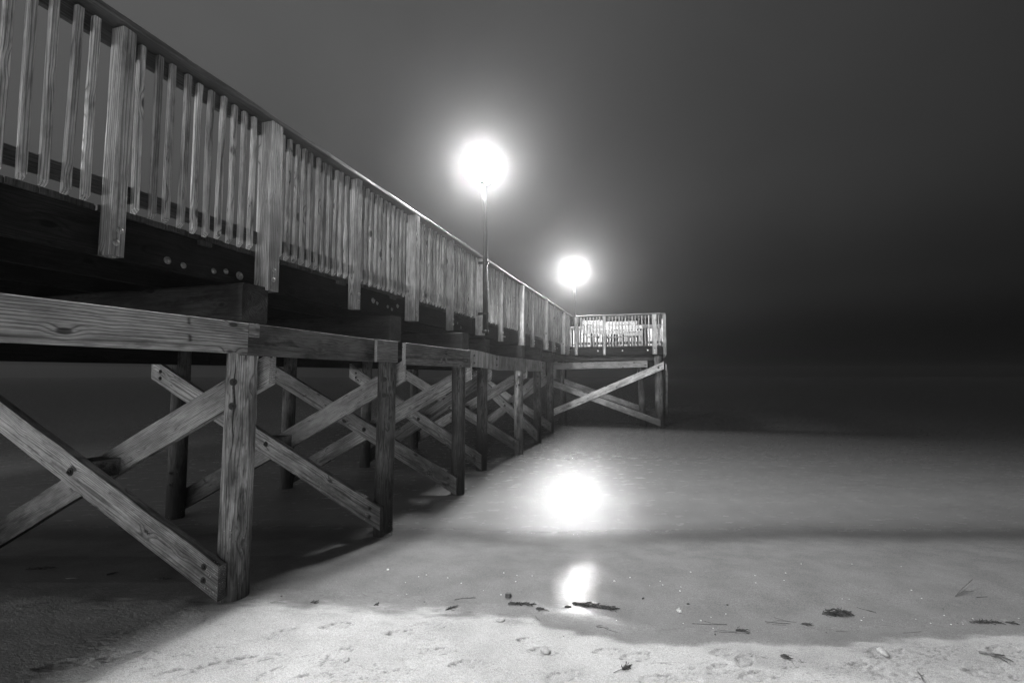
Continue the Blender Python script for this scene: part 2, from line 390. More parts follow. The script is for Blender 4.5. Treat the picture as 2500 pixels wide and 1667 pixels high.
b.n('ShaderNodeOutputMaterial', i={0: pr}); M_SAND = m
rs = axis([(-350, -60, 58), (-60, -10, 5), (-10, -5, .25), (-5, 5, .0125), (5, 10, .25), (10, 60, 5), (60, 350, 58)])
ss = axis([(-60, -5, 5), (-5, 1.4, .2), (1.4, 5.6, .0085), (5.6, 10, .1), (10, 30, 1), (30, 350, 64)])
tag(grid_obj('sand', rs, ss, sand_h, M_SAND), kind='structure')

# ------------------------------------------------------------------ water: long-exposure surf, a milky shore break that clears out to sea
def water_h(r, s):
    w = .75 * np.sin(r * .42 + 1.9) + .22 * np.sin(r * 1.15 + .4) + .10 * np.sin(r * 2.3)
    q = s + w * .35
    amp = np.interp(r, [-6, -1.5, .2, 1.2, 3, 5, 9], [.7, .75, .8, 1.0, 1.05, .8, .6])
    sw = .066 * np.exp(-((q - 7.6) / np.where(q < 7.6, .90, 3.2)) ** 2) + .012 * np.exp(-((q - 5.9) / .40) ** 2)
    z = sw * amp * np.clip((s - 5.3) / .8, 0, 1) + fbm(r * .8, s * 1.6, 77, 3) * .004 * np.clip(1 - s / 60, 0, 1)
    dep = np.clip((z - sand_base(r, s)) / .10, 0, 1)
    # foam haze left by the waves during the exposure
    st = fbm(r * .35 + 9, s * 2.2, 61, 4) * 1.0
    milk = np.interp(q, [4.8, 5.3, 5.7, 6.0, 6.4, 7.5, 9, 11, 13.2, 14.8, 16.0, 22, 60, 2000], [.39, .34, .33, .38, .44, .46, .36, .24, .13, .085, .062, .055, .05, .05])
    milk = milk * (1 + st * .14)
    return z, {'milk': milk, 'depth': dep}
m, b = new_mat('night_sea')
milk = b.n('ShaderNodeAttribute', attribute_name='milk').outputs['Fac']
dep = b.n('ShaderNodeAttribute', attribute_name='depth').outputs['Fac']
geo = b.n('ShaderNodeNewGeometry'); P = geo.outputs['Position']
cmb = b.n('ShaderNodeMapping', i={'Vector': P, 'Rotation': (0, 0, -YAW), 'Scale': (2.4, 1.9, 1.0)})
w1 = b.n('ShaderNodeTexNoise', i={'Vector': cmb, 'Scale': 12.0, 'Detail': 5.0, 'Roughness': .62})
w3 = b.n('ShaderNodeTexNoise', i={'Vector': b.vm('MULTIPLY', cmb, (.6, 1.5, 1)), 'Scale': 2.6, 'Detail': 6.0, 'Roughness': .68})
w2 = b.n('ShaderNodeTexNoise', i={'Vector': cmb, 'Scale': 1.3, 'Detail': 3.0})
v = b.m('MULTIPLY', b.m('MULTIPLY_ADD', milk, .36, .012), b.mr(w2.outputs[0], .3, .7, .95, 1.05))
cc = b.n('ShaderNodeCombineColor', i={0: v, 1: v, 2: v})
bmp = b.n('ShaderNodeBump', i={'Strength': .44, 'Distance': .02, 'Height': w1.outputs[0]})
df = b.n('ShaderNodeBsdfDiffuse', i={0: cc})
gs = b.n('ShaderNodeBsdfGlossy', i={0: (1, 1, 1, 1), 'Roughness': b.mr(w3.outputs[0], .38, .62, .215, .275), 'Normal': bmp})
fr = b.n('ShaderNodeFresnel', i={'IOR': 1.33})
pr = b.n('ShaderNodeMixShader', i={0: b.m('MULTIPLY', b.m('MINIMUM', fr, .42), .58), 1: df, 2: gs})
tr = b.n('ShaderNodeBsdfTransparent')
gl = b.n('ShaderNodeMixShader', i={0: b.mr(dep, .0, .9, .0, 1.0), 1: tr, 2: pr})
b.n('ShaderNodeOutputMaterial', i={0: gl}); M_WATER = m
rs = axis([(-350, -100, 50), (-100, -20, 8), (-20, 20, .12), (20, 100, 8), (100, 350, 50)])
ss = axis([(4.7, 9, .03), (9, 18, .12), (18, 60, 1.5), (60, 350, 29)])
tag(grid_obj('sea_water', rs, ss, water_h, M_WATER), kind='structure')

# ------------------------------------------------------------------ the pier walkway
PXO = -3.15                                     # outer face of the rail posts
pier = empty('fishing_pier', (-4.8, 8, 0))
tag(pier, 'long raised timber walkway on cross-braced round piles running from upper left out over the water', 'pier')
head = empty('pier_head', (-1.6, 20, 0))
tag(head, 'square end platform of the pier standing on piles over the water', 'pier platform')
Z_TOP, Z_DECK, Z_DB = 4.12, 2.946, 2.905
Y0, Y1 = -4.0, 18.2
def pile_obj(name, base, top, r0, r1, parent, mat=None):
    """round timber pile: tapered, slightly crooked, fluted; local Z is its length"""
    base, top = Vector(base), Vector(top); L = (top - base).length
    bm = bmesh.new(); n = 28; k = 16; rings = []; ph = [random.uniform(0, 6) for _ in range(5)]
    for i in range(k + 1):
        f = i / k; rad = r0 + (r1 - r0) * f
        ox = .008 * math.sin(f * 5 + ph[0]); oy = .008 * math.sin(f * 4 + ph[1])
        rings.append([bm.verts.new((ox + rad * (1 + .020 * math.sin(3 * a + ph[2] + f) + .014 * math.sin(7 * a + ph[3] + 2 * f)) * math.cos(a),
                                    oy + rad * (1 + .020 * math.sin(3 * a + ph[2] + f) + .014 * math.sin(7 * a + ph[3] + 2 * f)) * math.sin(a), L * f)) for a in [2*math.pi*j/n for j in range(n)]])
    for a, c in zip(rings, rings[1:]):
        for i in range(n): bm.faces.new((a[i], a[(i+1) % n], c[(i+1) % n], c[i]))
    bm.faces.new(list(reversed(rings[0]))); bm.faces.new(rings[-1])
    me = bpy.data.meshes.new('pile'); bm.to_mesh(me); bm.free(); me.polygons.foreach_set('use_smooth', [True] * len(me.polygons))
    return mk(name, me, mat or M_PILE, frame(base, top, Vector((1, .1, 0))), parent)
def bolt_mesh():
    bm = bmesh.new()
    lathe_bm(bm, [(.030, 0), (.030, .004), (.027, .006)], 18)
    lathe_bm(bm, [(.019, .006), (.019, .020), (.014, .023)], 6)
    lathe_bm(bm, [(.009, .02), (.009, .038), (.006, .040)], 10)
    bmesh.ops.recalc_face_normals(bm, faces=bm.faces)
    me = bpy.data.meshes.new('bolt'); bm.to_mesh(me); bm.free(); return me
BOLT_G, BOLT_R = bolt_mesh(), bolt_mesh()
def bolt(p, nrm, parent, bright=True, s=1.0):
    nrm = Vector(nrm).normalized()
    M = frame(Vector(p), Vector(p) + nrm, Vector((0, 0, 1)) if abs(nrm.z) < .9 else Vector((1, 0, 0)))
    M = M @ Matrix.Rotation(random.random() * 3, 4, 'Z') @ Matrix.Diagonal((s, s, s * .6, 1))
    return mk('bolt', BOLT_G if bright else BOLT_R, M_BOLT if bright else M_RUST, M, parent)

# bents: near pile base, far pile base, diameters, cap top/bottom
bents = [
    dict(n=(-3.285, 3.15, .12), f=(-6.35, 3.00, .0), r=.118, cap=(2.63, 2.32)),
    dict(n=(-3.249, 5.30, 0), f=(-6.17, 4.95, 0), r=.113, cap=(2.62, 2.30)),
    dict(n=(-3.06, 7.10, 0), f=(-5.90, 6.65, 0), r=.106, cap=(2.55, 2.29)),
    dict(n=(-3.39, 9.05, 0), f=(-5.75, 8.65, 0), r=.106, cap=(2.60, 2.30)),
    dict(n=(-3.27, 11.25, 0), f=(-6.2, 11.5, 0), r=.108, cap=(2.60, 2.30)),
    dict(n=(-3.32, 13.30, 0), f=(-5.2, 13.8, 0), r=.110, cap=(2.60, 2.30)),
    dict(n=(-3.45, 15.6, 0), f=(-5.9, 15.8, 0), r=.108, cap=(2.60, 2.30)),
]
extra = [dict(n=(-3.27, .75, .3), f=(-6.4, .7, .3), r=.12, cap=(2.62, 2.32)), dict(n=(-3.27, -1.6, .4), f=(-6.4, -1.6, .4), r=.12, cap=(2.62, 2.32))]
for k, B in enumerate(bents + extra[1:]):
    n, f, r = Vector(B['n']), Vector(B['f']), B['r']
    zt = B['cap'][1] - .004
    down = 1.2
    off = Vector((.015, -.03 + .02 * random.random(), 0))
    pn = pile_obj('pile', (n.x, n.y, n.z - down), (n.x + off.x, n.y + off.y, zt), r * 1.04, r * .96, pier, M_PILE1 if k in (0, 4) else None)
    pf = pile_obj('pile', (f.x, f.y, f.z - down), (f.x, f.y, zt), r * 1.0, r * .95, pier)
    if k == 0:                                     # long drying crack below the bolts of the first pile
        bm = bmesh.new(); dv = Vector((.40, -.92, 0)).normalized(); pts = []
        for i in range(12):
            z = 2.02 - .075 * i; cx_ = n.x + off.x * (z / 2.3); cy_ = n.y + off.y * (z / 2.3)
            pts.append(Vector((cx_, cy_, z)) + dv * (r * .985) + Vector((.92, .40, 0)) * (.006 * math.sin(i * 1.7)))
        tube_bm(bm, pts, [.001, .003, .005, .008, .006, .009, .006, .004, .004, .003, .002, .0008], 8)
        bm_obj('crack', bm, M_RUST, pn)
    # cap beam under the stringers
    ct, cb = B['cap']; yc = n.y - .02
    c = board('pile_cap', (-6.95, (f.y + yc) / 2 if False else yc, (ct + cb) / 2), (n.x + r + .02 if k != 2 else -2.93, yc, (ct + cb) / 2), ct - cb, .26, (0, 0, 1), M_CAP, pier, ch=.012, jit=.004)
    # cross braces: A on the shore side from the far pile top to the near pile foot, B on the sea side the other way
    bw_, bt_ = .235, .075
    ya_n, ya_f = n.y - r - bt_ / 2 - .004, f.y - r - bt_ / 2 - .004
    gz = max(n.z, 0)
    a0 = Vector((f.x - .30, ya_f, 1.98)); a1 = Vector((n.x + .06, ya_n, gz + .20))
    sl = (a1.z - a0.z) / (a1.x - a0.x)
    A = board('brace', a0, a1, bw_, bt_, (0, 0, 1), M_BRACE, pier, cut0=sl, cut1=sl, jit=.003, bow=random.uniform(-.012, .012))
    yb_n, yb_f = n.y + r + bt_ / 2 + .004, f.y + r + bt_ / 2 + .004
    b0 = Vector((f.x - .02, yb_f, gz * .3 + .22)); b1 = Vector((n.x + .17, yb_n, 1.95))
    sl2 = (b1.z - b0.z) / (b1.x - b0.x)
    Bq = board('brace', b0, b1, bw_, bt_, (0, 0, 1), M_BRACE, pier, cut0=sl2, cut1=sl2, jit=.003, bow=random.uniform(-.012, .012))
    # filler block where they cross
    ax = a1 - a0; bx = b1 - b0
    t = (b0.z - a0.z - (b0.x - a0.x) * sl2) / (ax.z - ax.x * sl2); X = a0 + ax * t
    board('filler_block', (X.x - .13, (X.y + (yb_n + yb_f) / 2) / 2, X.z), (X.x + .13, (X.y + (yb_n + yb_f) / 2) / 2, X.z), .15, 2 * r - .01, (0, 0, 1), M_WALE2, pier, jit=.004)
    bolt(X + Vector((0, -bt_ / 2, 0)), (0, -1, 0), A, False, 1.2)
    dA = ax.normalized()
    if k < 6:
        for q in ((.17, .04), (.17, -.05)):
            p = a0 + dA * q[0] + Vector((0, -bt_/2, q[1])); bolt(p, (0, -1, 0), A, False, .9)
        for q in ((.15, .05), (.15, -.05)):
            p = a1 - dA * q[0] + Vector((0, -bt_/2, q[1])); bolt(p, (0, -1, 0), A, False, .9)
        for dz in (0, -.19):
            bolt((n.x + off.x * .7 + r * .34, n.y + off.y * .7 - r * .93 + .0, 1.84 + dz), (.35, -.94, 0), pn, False, 1.0)
            bolt((f.x + r * .2, f.y - r * .97, .62 + dz * .8), (.2, -1, 0), pf, False, 1.1)
# wales: outer longitudinal timbers on the pile heads
def wale(p0, p1, zt, zb, zt2=None, zb2=None, mat=None, t=.05, **kw):
    zt2 = zt2 or zt; zb2 = zb2 or zb
    return board('wale', (p0[0], p0[1], (zt + zb) / 2), (p1[0], p1[1], (zt2 + zb2) / 2), zt - zb, t, (0, 0, 1), mat or M_WALE, pier, ch=.005, **kw)
wale((-3.105, -4.0), (-3.085, 2.99), 2.298, 2.058, jit=.002)
wale((-3.125, 3.0), (-3.115, 4.78), 2.305, 2.05, 2.295, 2.045, M_WALE2)
wale((-3.085, 4.79), (-3.07, 5.22), 2.300, 2.045)
wale((-2.97, 5.23), (-2.905, 7.16), 2.285, 2.02, 2.275, 2.02)
board('splice_block', (-3.083, 2.995, 2.245), (-3.083, 3.10, 2.245), .10, .05, (0, 0, 1), M_WALE, pier)
# the fourth wale bends out round the pile heads
def bent_wale(pts, zt, zb, t=.05):
    bm = bmesh.new(); rings = []
    for i, p in enumerate(pts):
        d = Vector(pts[min(i+1, len(pts)-1)]) - Vector(pts[max(i-1, 0)]); nrm = Vector((d.y, -d.x, 0)).normalized()
        p = Vector(p)
        rings.append([bm.verts.new(p + nrm * t * q + Vector((0, 0, z - p.z))) for q, z in ((0, zb[i]), (1, zb[i]), (1, zt[i]), (0, zt[i]))])
    for a, c in zip(rings, rings[1:]):
        for i in range(4): bm.faces.new((a[i], a[(i+1) % 4], c[(i+1) % 4], c[i]))
    bm.faces.new(list(reversed(rings[0]))); bm.faces.new(rings[-1])
    o = bm_obj('wale', bm, M_WALE3, pier)
    return o
m = wood('curved_wale_wood', .34, .3, 20., blotch=.5, amp=.5, knots=.3); M_WALE3 = m
bent_wale([(-2.93, 7.17, 0), (-3.02, 7.9, 0), (-3.13, 8.6, 0), (-3.215, 9.3, 0), (-3.20, 10.2, 0), (-3.155, 11.3, 0), (-3.16, 12.4, 0), (-3.19, 13.5, 0)],
          [2.30, 2.30, 2.295, 2.285, 2.28, 2.275, 2.27, 2.26], [2.03, 2.02, 2.01, 1.99, 1.985, 1.985, 1.985, 1.985])
for y in (7.3, 9.2, 11.2, 13.2):
    for dz in (.18, .06): bolt((-3.13 if y > 8 else -2.87, y, 2.03 + dz), (1, 0, 0), pier, False, .9)
# far side wale
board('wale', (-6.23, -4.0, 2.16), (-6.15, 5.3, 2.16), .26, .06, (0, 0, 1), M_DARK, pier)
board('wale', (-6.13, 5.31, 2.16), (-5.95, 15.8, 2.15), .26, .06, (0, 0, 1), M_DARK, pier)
# stringers
zs = (Z_DB + 2.64) / 2; hs = Z_DB - 2.64
ys = [Y0, 3.55, 6.05, 8.3, 10.6, 13.0, 15.6, 18.1]
for a, c in zip(ys, ys[1:]):
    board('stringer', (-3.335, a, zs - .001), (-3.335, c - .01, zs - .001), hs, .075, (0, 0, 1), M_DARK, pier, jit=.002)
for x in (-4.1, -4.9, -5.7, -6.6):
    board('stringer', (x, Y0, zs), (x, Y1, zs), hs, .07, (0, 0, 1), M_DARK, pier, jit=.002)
for (y, z) in ((2.50, 2.70), (2.62, 2.69), (2.87, 2.70), (2.98, 2.72), (3.11, 2.71), (5.05, 2.79), (5.14, 2.77), (5.38, 2.76), (5.48, 2.74), (5.62, 2.80), (7.6, 2.78), (7.75, 2.72), (9.9, 2.8), (10.25, 2.74), (12.6, 2.78), (12.75, 2.72), (14.3, 2.78), (14.45, 2.72), (16, 2.78)):
    bolt((-3.297, y, z), (1, 0, .1), pier, True, random.choice((.75, .9, 1.15)))
# deck planks: one surface of separate planks with uneven outer ends
def deck_mesh(x0, x1, y0, y1, z0, z1, seed):
    rg = random.Random(seed); bm = bmesh.new(); y = y0
    while y < y1 - .02:
        w = min(rg.choice((.138, .14, .142)), y1 - y)
        e = rg.choice((0, 0, .006, -.015, .010)) + rg.uniform(-.004, .004)
        dz = rg.uniform(-.003, .003)
        box_bm(bm, x0 - rg.uniform(0, .03), x1 + e, y, y + w, z0 + dz, z1 + dz); y += w + .007
    return bm
bm = deck_mesh(-7.25, -3.290, Y0, Y1, Z_DB + .004, Z_DECK, 3)
for (yy, ww) in ((2.72, .10), (4.35, .13), (5.42, .11), (7.6, .12)):     # pale offcuts wedged at the deck edge
    box_bm(bm, -3.297, -3.265, yy, yy + ww, Z_DB - .035, Z_DB)
bm_obj('deck', bm, M_DECK, pier)

def make_post(x, y, z0, z1, wx, wy, parent, mat=None):
    """rail post standing outside the stringer"""
    me = board_mesh(z1 - z0, wx, wy, n=5, ch=.006, jit=.002)
    M = Matrix.Translation((x, y, z0)) @ Matrix.Rotation(R(random.uniform(-1.5, 1.5)), 4, 'Z') @ Matrix.Rotation(R(random.uniform(-.5, .5)), 4, 'X')
    o = mk('post', me, mat or M_POST, M, parent)
    return o
posts = [(-.4, 0), (.8, 1), (2.03, 0), (3.23, 1), (4.50, 0), (5.76, 1), (7.04, 0), (8.37, 1), (9.64, 0), (11.2, 1), (12.3, 0), (13.8, 1), (14.96, 0), (16.5, 1), (17.45, 0)]
for (y, big) in [(-2.8, 1), (-1.6, 0)] + posts:
    wx, wy = (.150, .125) if big else (.105, .085)
    o = make_post(PXO - wx / 2 + (.0 if not big else .03), y + wy / 2, 2.61 + random.uniform(-.015, .02), 4.066, wx, wy, pier)
    xo = PXO + (.03 if big else 0)
    for dz in (.09, .17): bolt((xo + .001, y + wy / 2 + random.uniform(-.01, .01), 2.61 + dz), (1, 0, 0), o, True, .7)
# cap rail (flat), upper and lower rails behind the balusters
seams = [Y0, 1.45, 4.0, 8.45, 12.2, Y1 + .02]
for a, c in zip(seams, seams[1:]):
    board('cap_rail', (-3.21, a, 4.096), (-3.21, c - .006, 4.096), .17, .042, (1, 0, 0), M_CAPR, pier, ch=.006, jit=.0025)
    board('upper_rail', (-3.268, a, 4.015), (-3.268, c - .006, 4.015), .112, .038, (0, 0, 1), M_RAIL, pier)
    board('lower_rail', (-3.268, a, 3.055), (-3.268, c - .006, 3.055), .105, .038, (0, 0, 1), M_RAIL, pier)
# balusters: shared meshes with slanted feet
BALS = []
for k in range(6):
    me = board_mesh(4.055 - 2.945, .036, .036, n=5, ch=.0015, jit=.0016, cut0=.9, bow=random.uniform(-.006, .006)); me.materials.append(M_BAL); BALS.append(me)
def baluster(x, y, parent, ang=0.0, z=2.945):
    M = Matrix.Translation((x, y, z + random.uniform(-.008, .008))) @ Matrix.Rotation(ang, 4, 'Z') @ Matrix.Rotation(R(random.uniform(-.35, .35)), 4, 'Y') @ Matrix.Rotation(R(random.uniform(-.35, .35)), 4, 'X')
    return mk('baluster', random.choice(BALS), None, M, parent)
bl = []
pl = [(-2.8, 1), (-1.6, 0)] + posts + [(18.1, 0)]
for (ya, ba), (yb, bb) in zip(pl, pl[1:]):
    lo = ya + (.125 if ba else .085); gap = yb - lo; n = max(3, round(gap / .099) - 1)
    for i in range(n): bl.append(lo + gap * (i + 1) / (n + 1) + random.uniform(-.004, .004))
vis = [y for y in bl if y > .9]
for y in vis[:98]: baluster(-3.224, y, pier)
bm = bmesh.new()                                  # the farthest ones and those beside the viewer, as one part
for y in [q for q in bl if q <= .9] + vis[98:]:
    box_bm(bm, -3.244, -3.204, y - .021, y + .021, 2.945, 4.055)
tag(bm_obj('distant_balusters', bm, M_BAL, pier), kind='stuff')
# far side railing (only its tops could ever be seen)
board('cap_rail', (-7.15, Y0, 4.096), (-7.15, Y1, 4.096), .15, .042, (1, 0, 0), M_CAPR, pier)
board('lower_rail', (-7.15, Y0, 3.1), (-7.15, Y1, 3.1), .09, .038, (0, 0, 1), M_RAIL, pier)
bm = bmesh.new(); y = Y0 + .1
while y < Y1: box_bm(bm, -7.18, -7.14, y, y + .04, 3.0, 4.07); y += .12
tag(bm_obj('far_side_balusters', bm, M_BAL, pier), kind='stuff')

# ------------------------------------------------------------------ pier head
HY0, HY1, HX0, HX1 = 18.22, 22.3, -6.8, .12
bm = bmesh.new(); x = HX0
while x < HX1 - .05:
    w = .14; box_bm(bm, x, min(x + w, HX1), HY0 - .03 + random.uniform(-.01, .02), HY1, Z_DB + .004, Z_DECK + random.uniform(-.002, .002)); x += w + .007
bm_obj('deck', bm, M_DECK, head)
board('stringer', (-3.2, HY0 + .06, zs - .02), (HX1 - .02, HY0 + .06, zs - .02), hs + .02, .075, (0, 0, 1), M_DARK, head)
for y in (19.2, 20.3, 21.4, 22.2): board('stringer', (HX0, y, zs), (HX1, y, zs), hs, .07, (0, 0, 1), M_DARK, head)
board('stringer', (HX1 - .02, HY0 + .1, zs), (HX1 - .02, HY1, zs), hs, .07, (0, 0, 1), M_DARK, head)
hb = [dict(Y=18.32, l=-4.1, r=.02), dict(Y=21.2, l=-4.1, r=.10)]
M_PALEBR = wood('pale_brace_wood', .50, .35, 50., blotch=.5, tide=(.2, .8, .35))
for k, B in enumerate(hb):
    Y = B['Y']; r = .15 if k == 0 else .13
    pr_ = pile_obj('pile', (B['r'] - .03, Y - .02, -1.2), (B['r'] - .09, Y + .15, 2.60), r, r * .92, head)
    pile_obj('pile', (B['l'], Y, -1.2), (B['l'], Y + .15, 2.60), r, r, head)
    board('pile_cap', (B['l'] - .3, Y + .36, 2.52), (B['r'] - .25, Y + .36, 2.52), .20, .25, (0, 0, 1), M_CAP, head)
    board('wale', (-4.0, Y - .17, 2.20), (-.42, Y - .17, 2.28), .24, .06, (0, 0, 1), M_WALE if k == 0 else M_DARK, head)
    a0 = Vector((-4.0, Y - .24, 1.60)); a1 = Vector((B['r'] - .03, Y - .20, .18)); sl = (a1.z - a0.z) / (a1.x - a0.x)
    A = board('brace', a0, a1, .22, .07, (0, 0, 1), M_BRACE, head, cut0=sl, cut1=sl)
    b0 = Vector((-4.0, Y - .31 if k == 0 else Y + .2, .42)); b1 = Vector((B['r'] + .12, Y - .28 if k == 0 else Y + .2, 2.22)); sl = (b1.z - b0.z) / (b1.x - b0.x)
    Bq = board('brace', b0, b1, .24, .07, (0, 0, 1), M_PALEBR if k == 0 else M_DARK, head, cut0=sl, cut1=sl)
    if k == 0:
        bolt((b1.x - .18, b1.y - .036, b1.z - .08), (0, -1, 0), Bq, False, 1.3)
pile_obj('pile', (-.62, 19.4, -1.2), (-.72, 19.5, 2.62), .13, .12, head)
# right side cross brace and wale
board('brace', (HX1 + .12, 18.5, 1.98), (HX1 + .12, 21.1, .35), .23, .07, (0, 0, 1), M_BRACE, head)
board('wale', (HX1 + .10, 18.1, 2.16), (HX1 + .10, 22.2, 2.16), .24, .06, (0, 0, 1), M_WALE, head)
def rail_run(p0, p1, out, posts_t, nbal, parent, lower=True):
    """railing between two points; out = outward normal; posts_t = post positions along it as fractions"""
    p0, p1, out = Vector(p0), Vector(p1), Vector(out); d = (p1 - p0).normalized(); L = (p1 - p0).length
    ang = math.atan2(out.y, out.x)
    def bd(name, off, z, w, t, wd, m): board(name, p0 + out * off + Vector((0, 0, z)), p1 + out * off + Vector((0, 0, z)), w, t, wd, m, parent)
    bd('cap_rail', .04, 4.096, .16, .042, out, M_CAPR)
    bd('upper_rail', -.03, 4.015, .11, .038, (0, 0, 1), M_RAIL)
    bd('lower_rail', -.03, 3.06, .10, .038, (0, 0, 1), M_RAIL)
    for f in posts_t:
        q = p0 + d * (L * f[0]); w = f[1]
        me = board_mesh(4.068 - 2.62, .11, w, n=4, ch=.006, jit=.002)
        M = Matrix.Translation((q.x + out.x * .075, q.y + out.y * .075, 2.62)) @ Matrix.Rotation(ang, 4, 'Z')
        o = mk('post', me, M_POST, M, parent)
        if out.y < -.5:
            for dz in (.08, .16): bolt((q.x, q.y + out.y * .131, 2.62 + dz), out, o, True, .7)
    n = nbal
    for i in range(n):
        q = p0 + d * (L * (i + .5) / n)
        if any(abs((i + .5) / n * L - f[0] * L) < f[1] / 2 + .02 for f in posts_t): continue
        baluster(q.x + out.x * .012, q.y + out.y * .012, parent, ang)
rail_run((-3.0, HY0, 0), (.06, HY0, 0), (0, -1, 0), [(.005, .12), (.345, .10), (.93, .16)], 26, head)
rail_run((HX1, HY0 + .02, 0), (HX1, HY1, 0), (1, 0, 0), [(.03, .14), (.35, .10), (.66, .10), (.97, .12)], 28, head)
rail_run((HX1, HY1, 0), (-4.5, HY1, 0), (0, 1, 0), [(.1, .10), (.4, .10), (.7, .10)], 36, head)
for x, y in ((-2.2, HY0 + .02), (-1.3, HY0 + .02), (-.4, HY0 + .02)): bolt((x, y - .001, 2.78), (0, -1, 0), head, True, .9)

# ------------------------------------------------------------------ furniture on the platform
def bench(loc, L, label, rot=0.0):
    t = empty('bench', loc); t.rotation_euler.z = rot; tag(t, label, 'bench')
    def bd(name, p0, p1, w, th, wd):
        M = Matrix.Translation(loc) @ Matrix.Rotation(rot, 4, 'Z')
        me = board_mesh((Vector(p1) - Vector(p0)).length, w, th, n=4, ch=.004)
        return mk(name, me, M_WHITE, M @ frame(Vector(p0), Vector(p1), Vector(wd)), t)
    for z, y in ((.98, .03), (.80, .0), (.62, -.03)): bd('back_slat', (-L/2, y, z), (L/2, y, z), .15, .035, (0, -.1, 1))
    for y in (.10, .25, .40): bd('seat_slat', (-L/2, y, .45), (L/2, y, .45), .13, .035, (0, 1, 0))
    for x in (-L/2 + .12, L/2 - .12):
        bd('back_leg', (x, -.03, 0), (x, .06, 1.02), .09, .06, (0, 1, 0)); bd('leg', (x, .42, 0), (x, .42, .43), .09, .06, (0, 1, 0))
        bd('stretcher', (x, -.03, .38), (x, .46, .38), .09, .04, (0, 0, 1))
    return t
bench((-1.68, 19.5, Z_DECK), 1.75, 'pale slatted bench with tall back standing behind the front railing of the platform')
bench((-2.45, 18.9, Z_DECK - .0), .85, 'short pale bench at the left corner of the platform beside the lamp pole')
t = empty('cleaning_table', (-.95, 19.3, Z_DECK)); tag(t, 'pale wooden cleaning table with a thick top right of the long bench', 'table')
for (nm, a, c, w, th, wd) in (('tabletop', (-.36, 0, .60), (.36, 0, .60), .60, .05, (0, 1, 0)), ('shelf', (-.30, 0, .16), (.30, 0, .16), .5, .035, (0, 1, 0)), ('apron', (-.34, -.28, .50), (.34, -.28, .50), .13, .03, (0, 0, 1)), ('backboard', (-.32, .26, .80), (.32, .26, .80), .12, .03, (0, 0, 1))):
    mk(nm, board_mesh((Vector(c) - Vector(a)).length, w, th, n=3), M_WHITE, Matrix.Translation(t.location) @ frame(Vector(a), Vector(c), Vector(wd)), t)
for x in (-.28, .28):
    for y in (-.24, .24): mk('leg', board_mesh(.57, .08, .08, n=3), M_WHITE, Matrix.Translation(t.location + Vector((x, y, 0))), t)

# ------------------------------------------------------------------ pole lamps
mg, b = new_mat('lamp_globe_light')
em = b.n('ShaderNodeEmission', i={0: (1, 1, 1, 1), 1: 305.0 * LAMP_POWER})
b.n('ShaderNodeOutputMaterial', i={0: em})
def street_lamp(x, y, zb, zc, label, R_=.315, hook=(-.35, -.1), dx=-.07):
    t = empty('street_lamp', (x, y, zb)); tag(t, label, 'street lamp', 'pole lamps along the pier railing')
    bm = bmesh.new()
    tube_bm(bm, [(x, y, zb + .03), (x, y, 3.4), (x + dx * .2, y, 5.0), (x + dx, y, zc - R_ * .9)], [.050, .048, .044, .040], 20)
    tube_bm(bm, [(x, y, zb + .0), (x, y, zb + .05)], .062, 20)
    bm_obj('pole', bm, M_POLE, t, True)
    bm = bmesh.new(); lathe_bm(bm, [(.05, 0), (.075, .02), (.085, .07), (.07, .10)], 20, (x + dx, y, zc - R_ - .02))
    bm_obj('globe_fitter', bm, M_POLE, t, True)
    bm = bmesh.new(); bmesh.ops.create_uvsphere(bm, u_segments=40, v_segments=24, radius=R_)
    g = bm_obj('globe', bm, mg, t, True, (x + dx, y, zc))
    bm = bmesh.new()                               # supply conduit hooking back under the deck
    tube_bm(bm, [(x + .045, y - .03, 3.9), (x + .047, y - .03, zb + .12), (x + .04, y - .03, zb - .02), (x - .02, y - .04, zb - .12), (x - .15, y - .06, zb - .19), (x + hook[0], y + hook[1], zb - .17), (x + hook[0] * 1.7, y + hook[1] * 1.5, zb - .03)], .013, 8)
    bm_obj('conduit', bm, M_POLE, t, True)
    for z in (3.0, 3.95):
        bm = bmesh.new(); tube_bm(bm, [(x, y, z), (x, y, z + .04)], .058, 16); box_bm(bm, x - .14, x - .03, y - .02, y + .02, z, z + .04)
        bm_obj('clamp', bm, M_POLE, t)
    return t
street_lamp(-3.055, 8.33, 2.66, 5.80, 'round globe lamp on a dark pole, the nearer and larger of two in view')
street_lamp(-3.055, 18.36, 2.66, 5.85, 'farther globe lamp on its pole at the inner corner of the end platform', R_=.365, hook=(-.4, -.12))
street_lamp(-3.055, -2.0, 2.66, 5.80, 'globe lamp of the pier row beyond the left edge of the photo', dx=-.20)

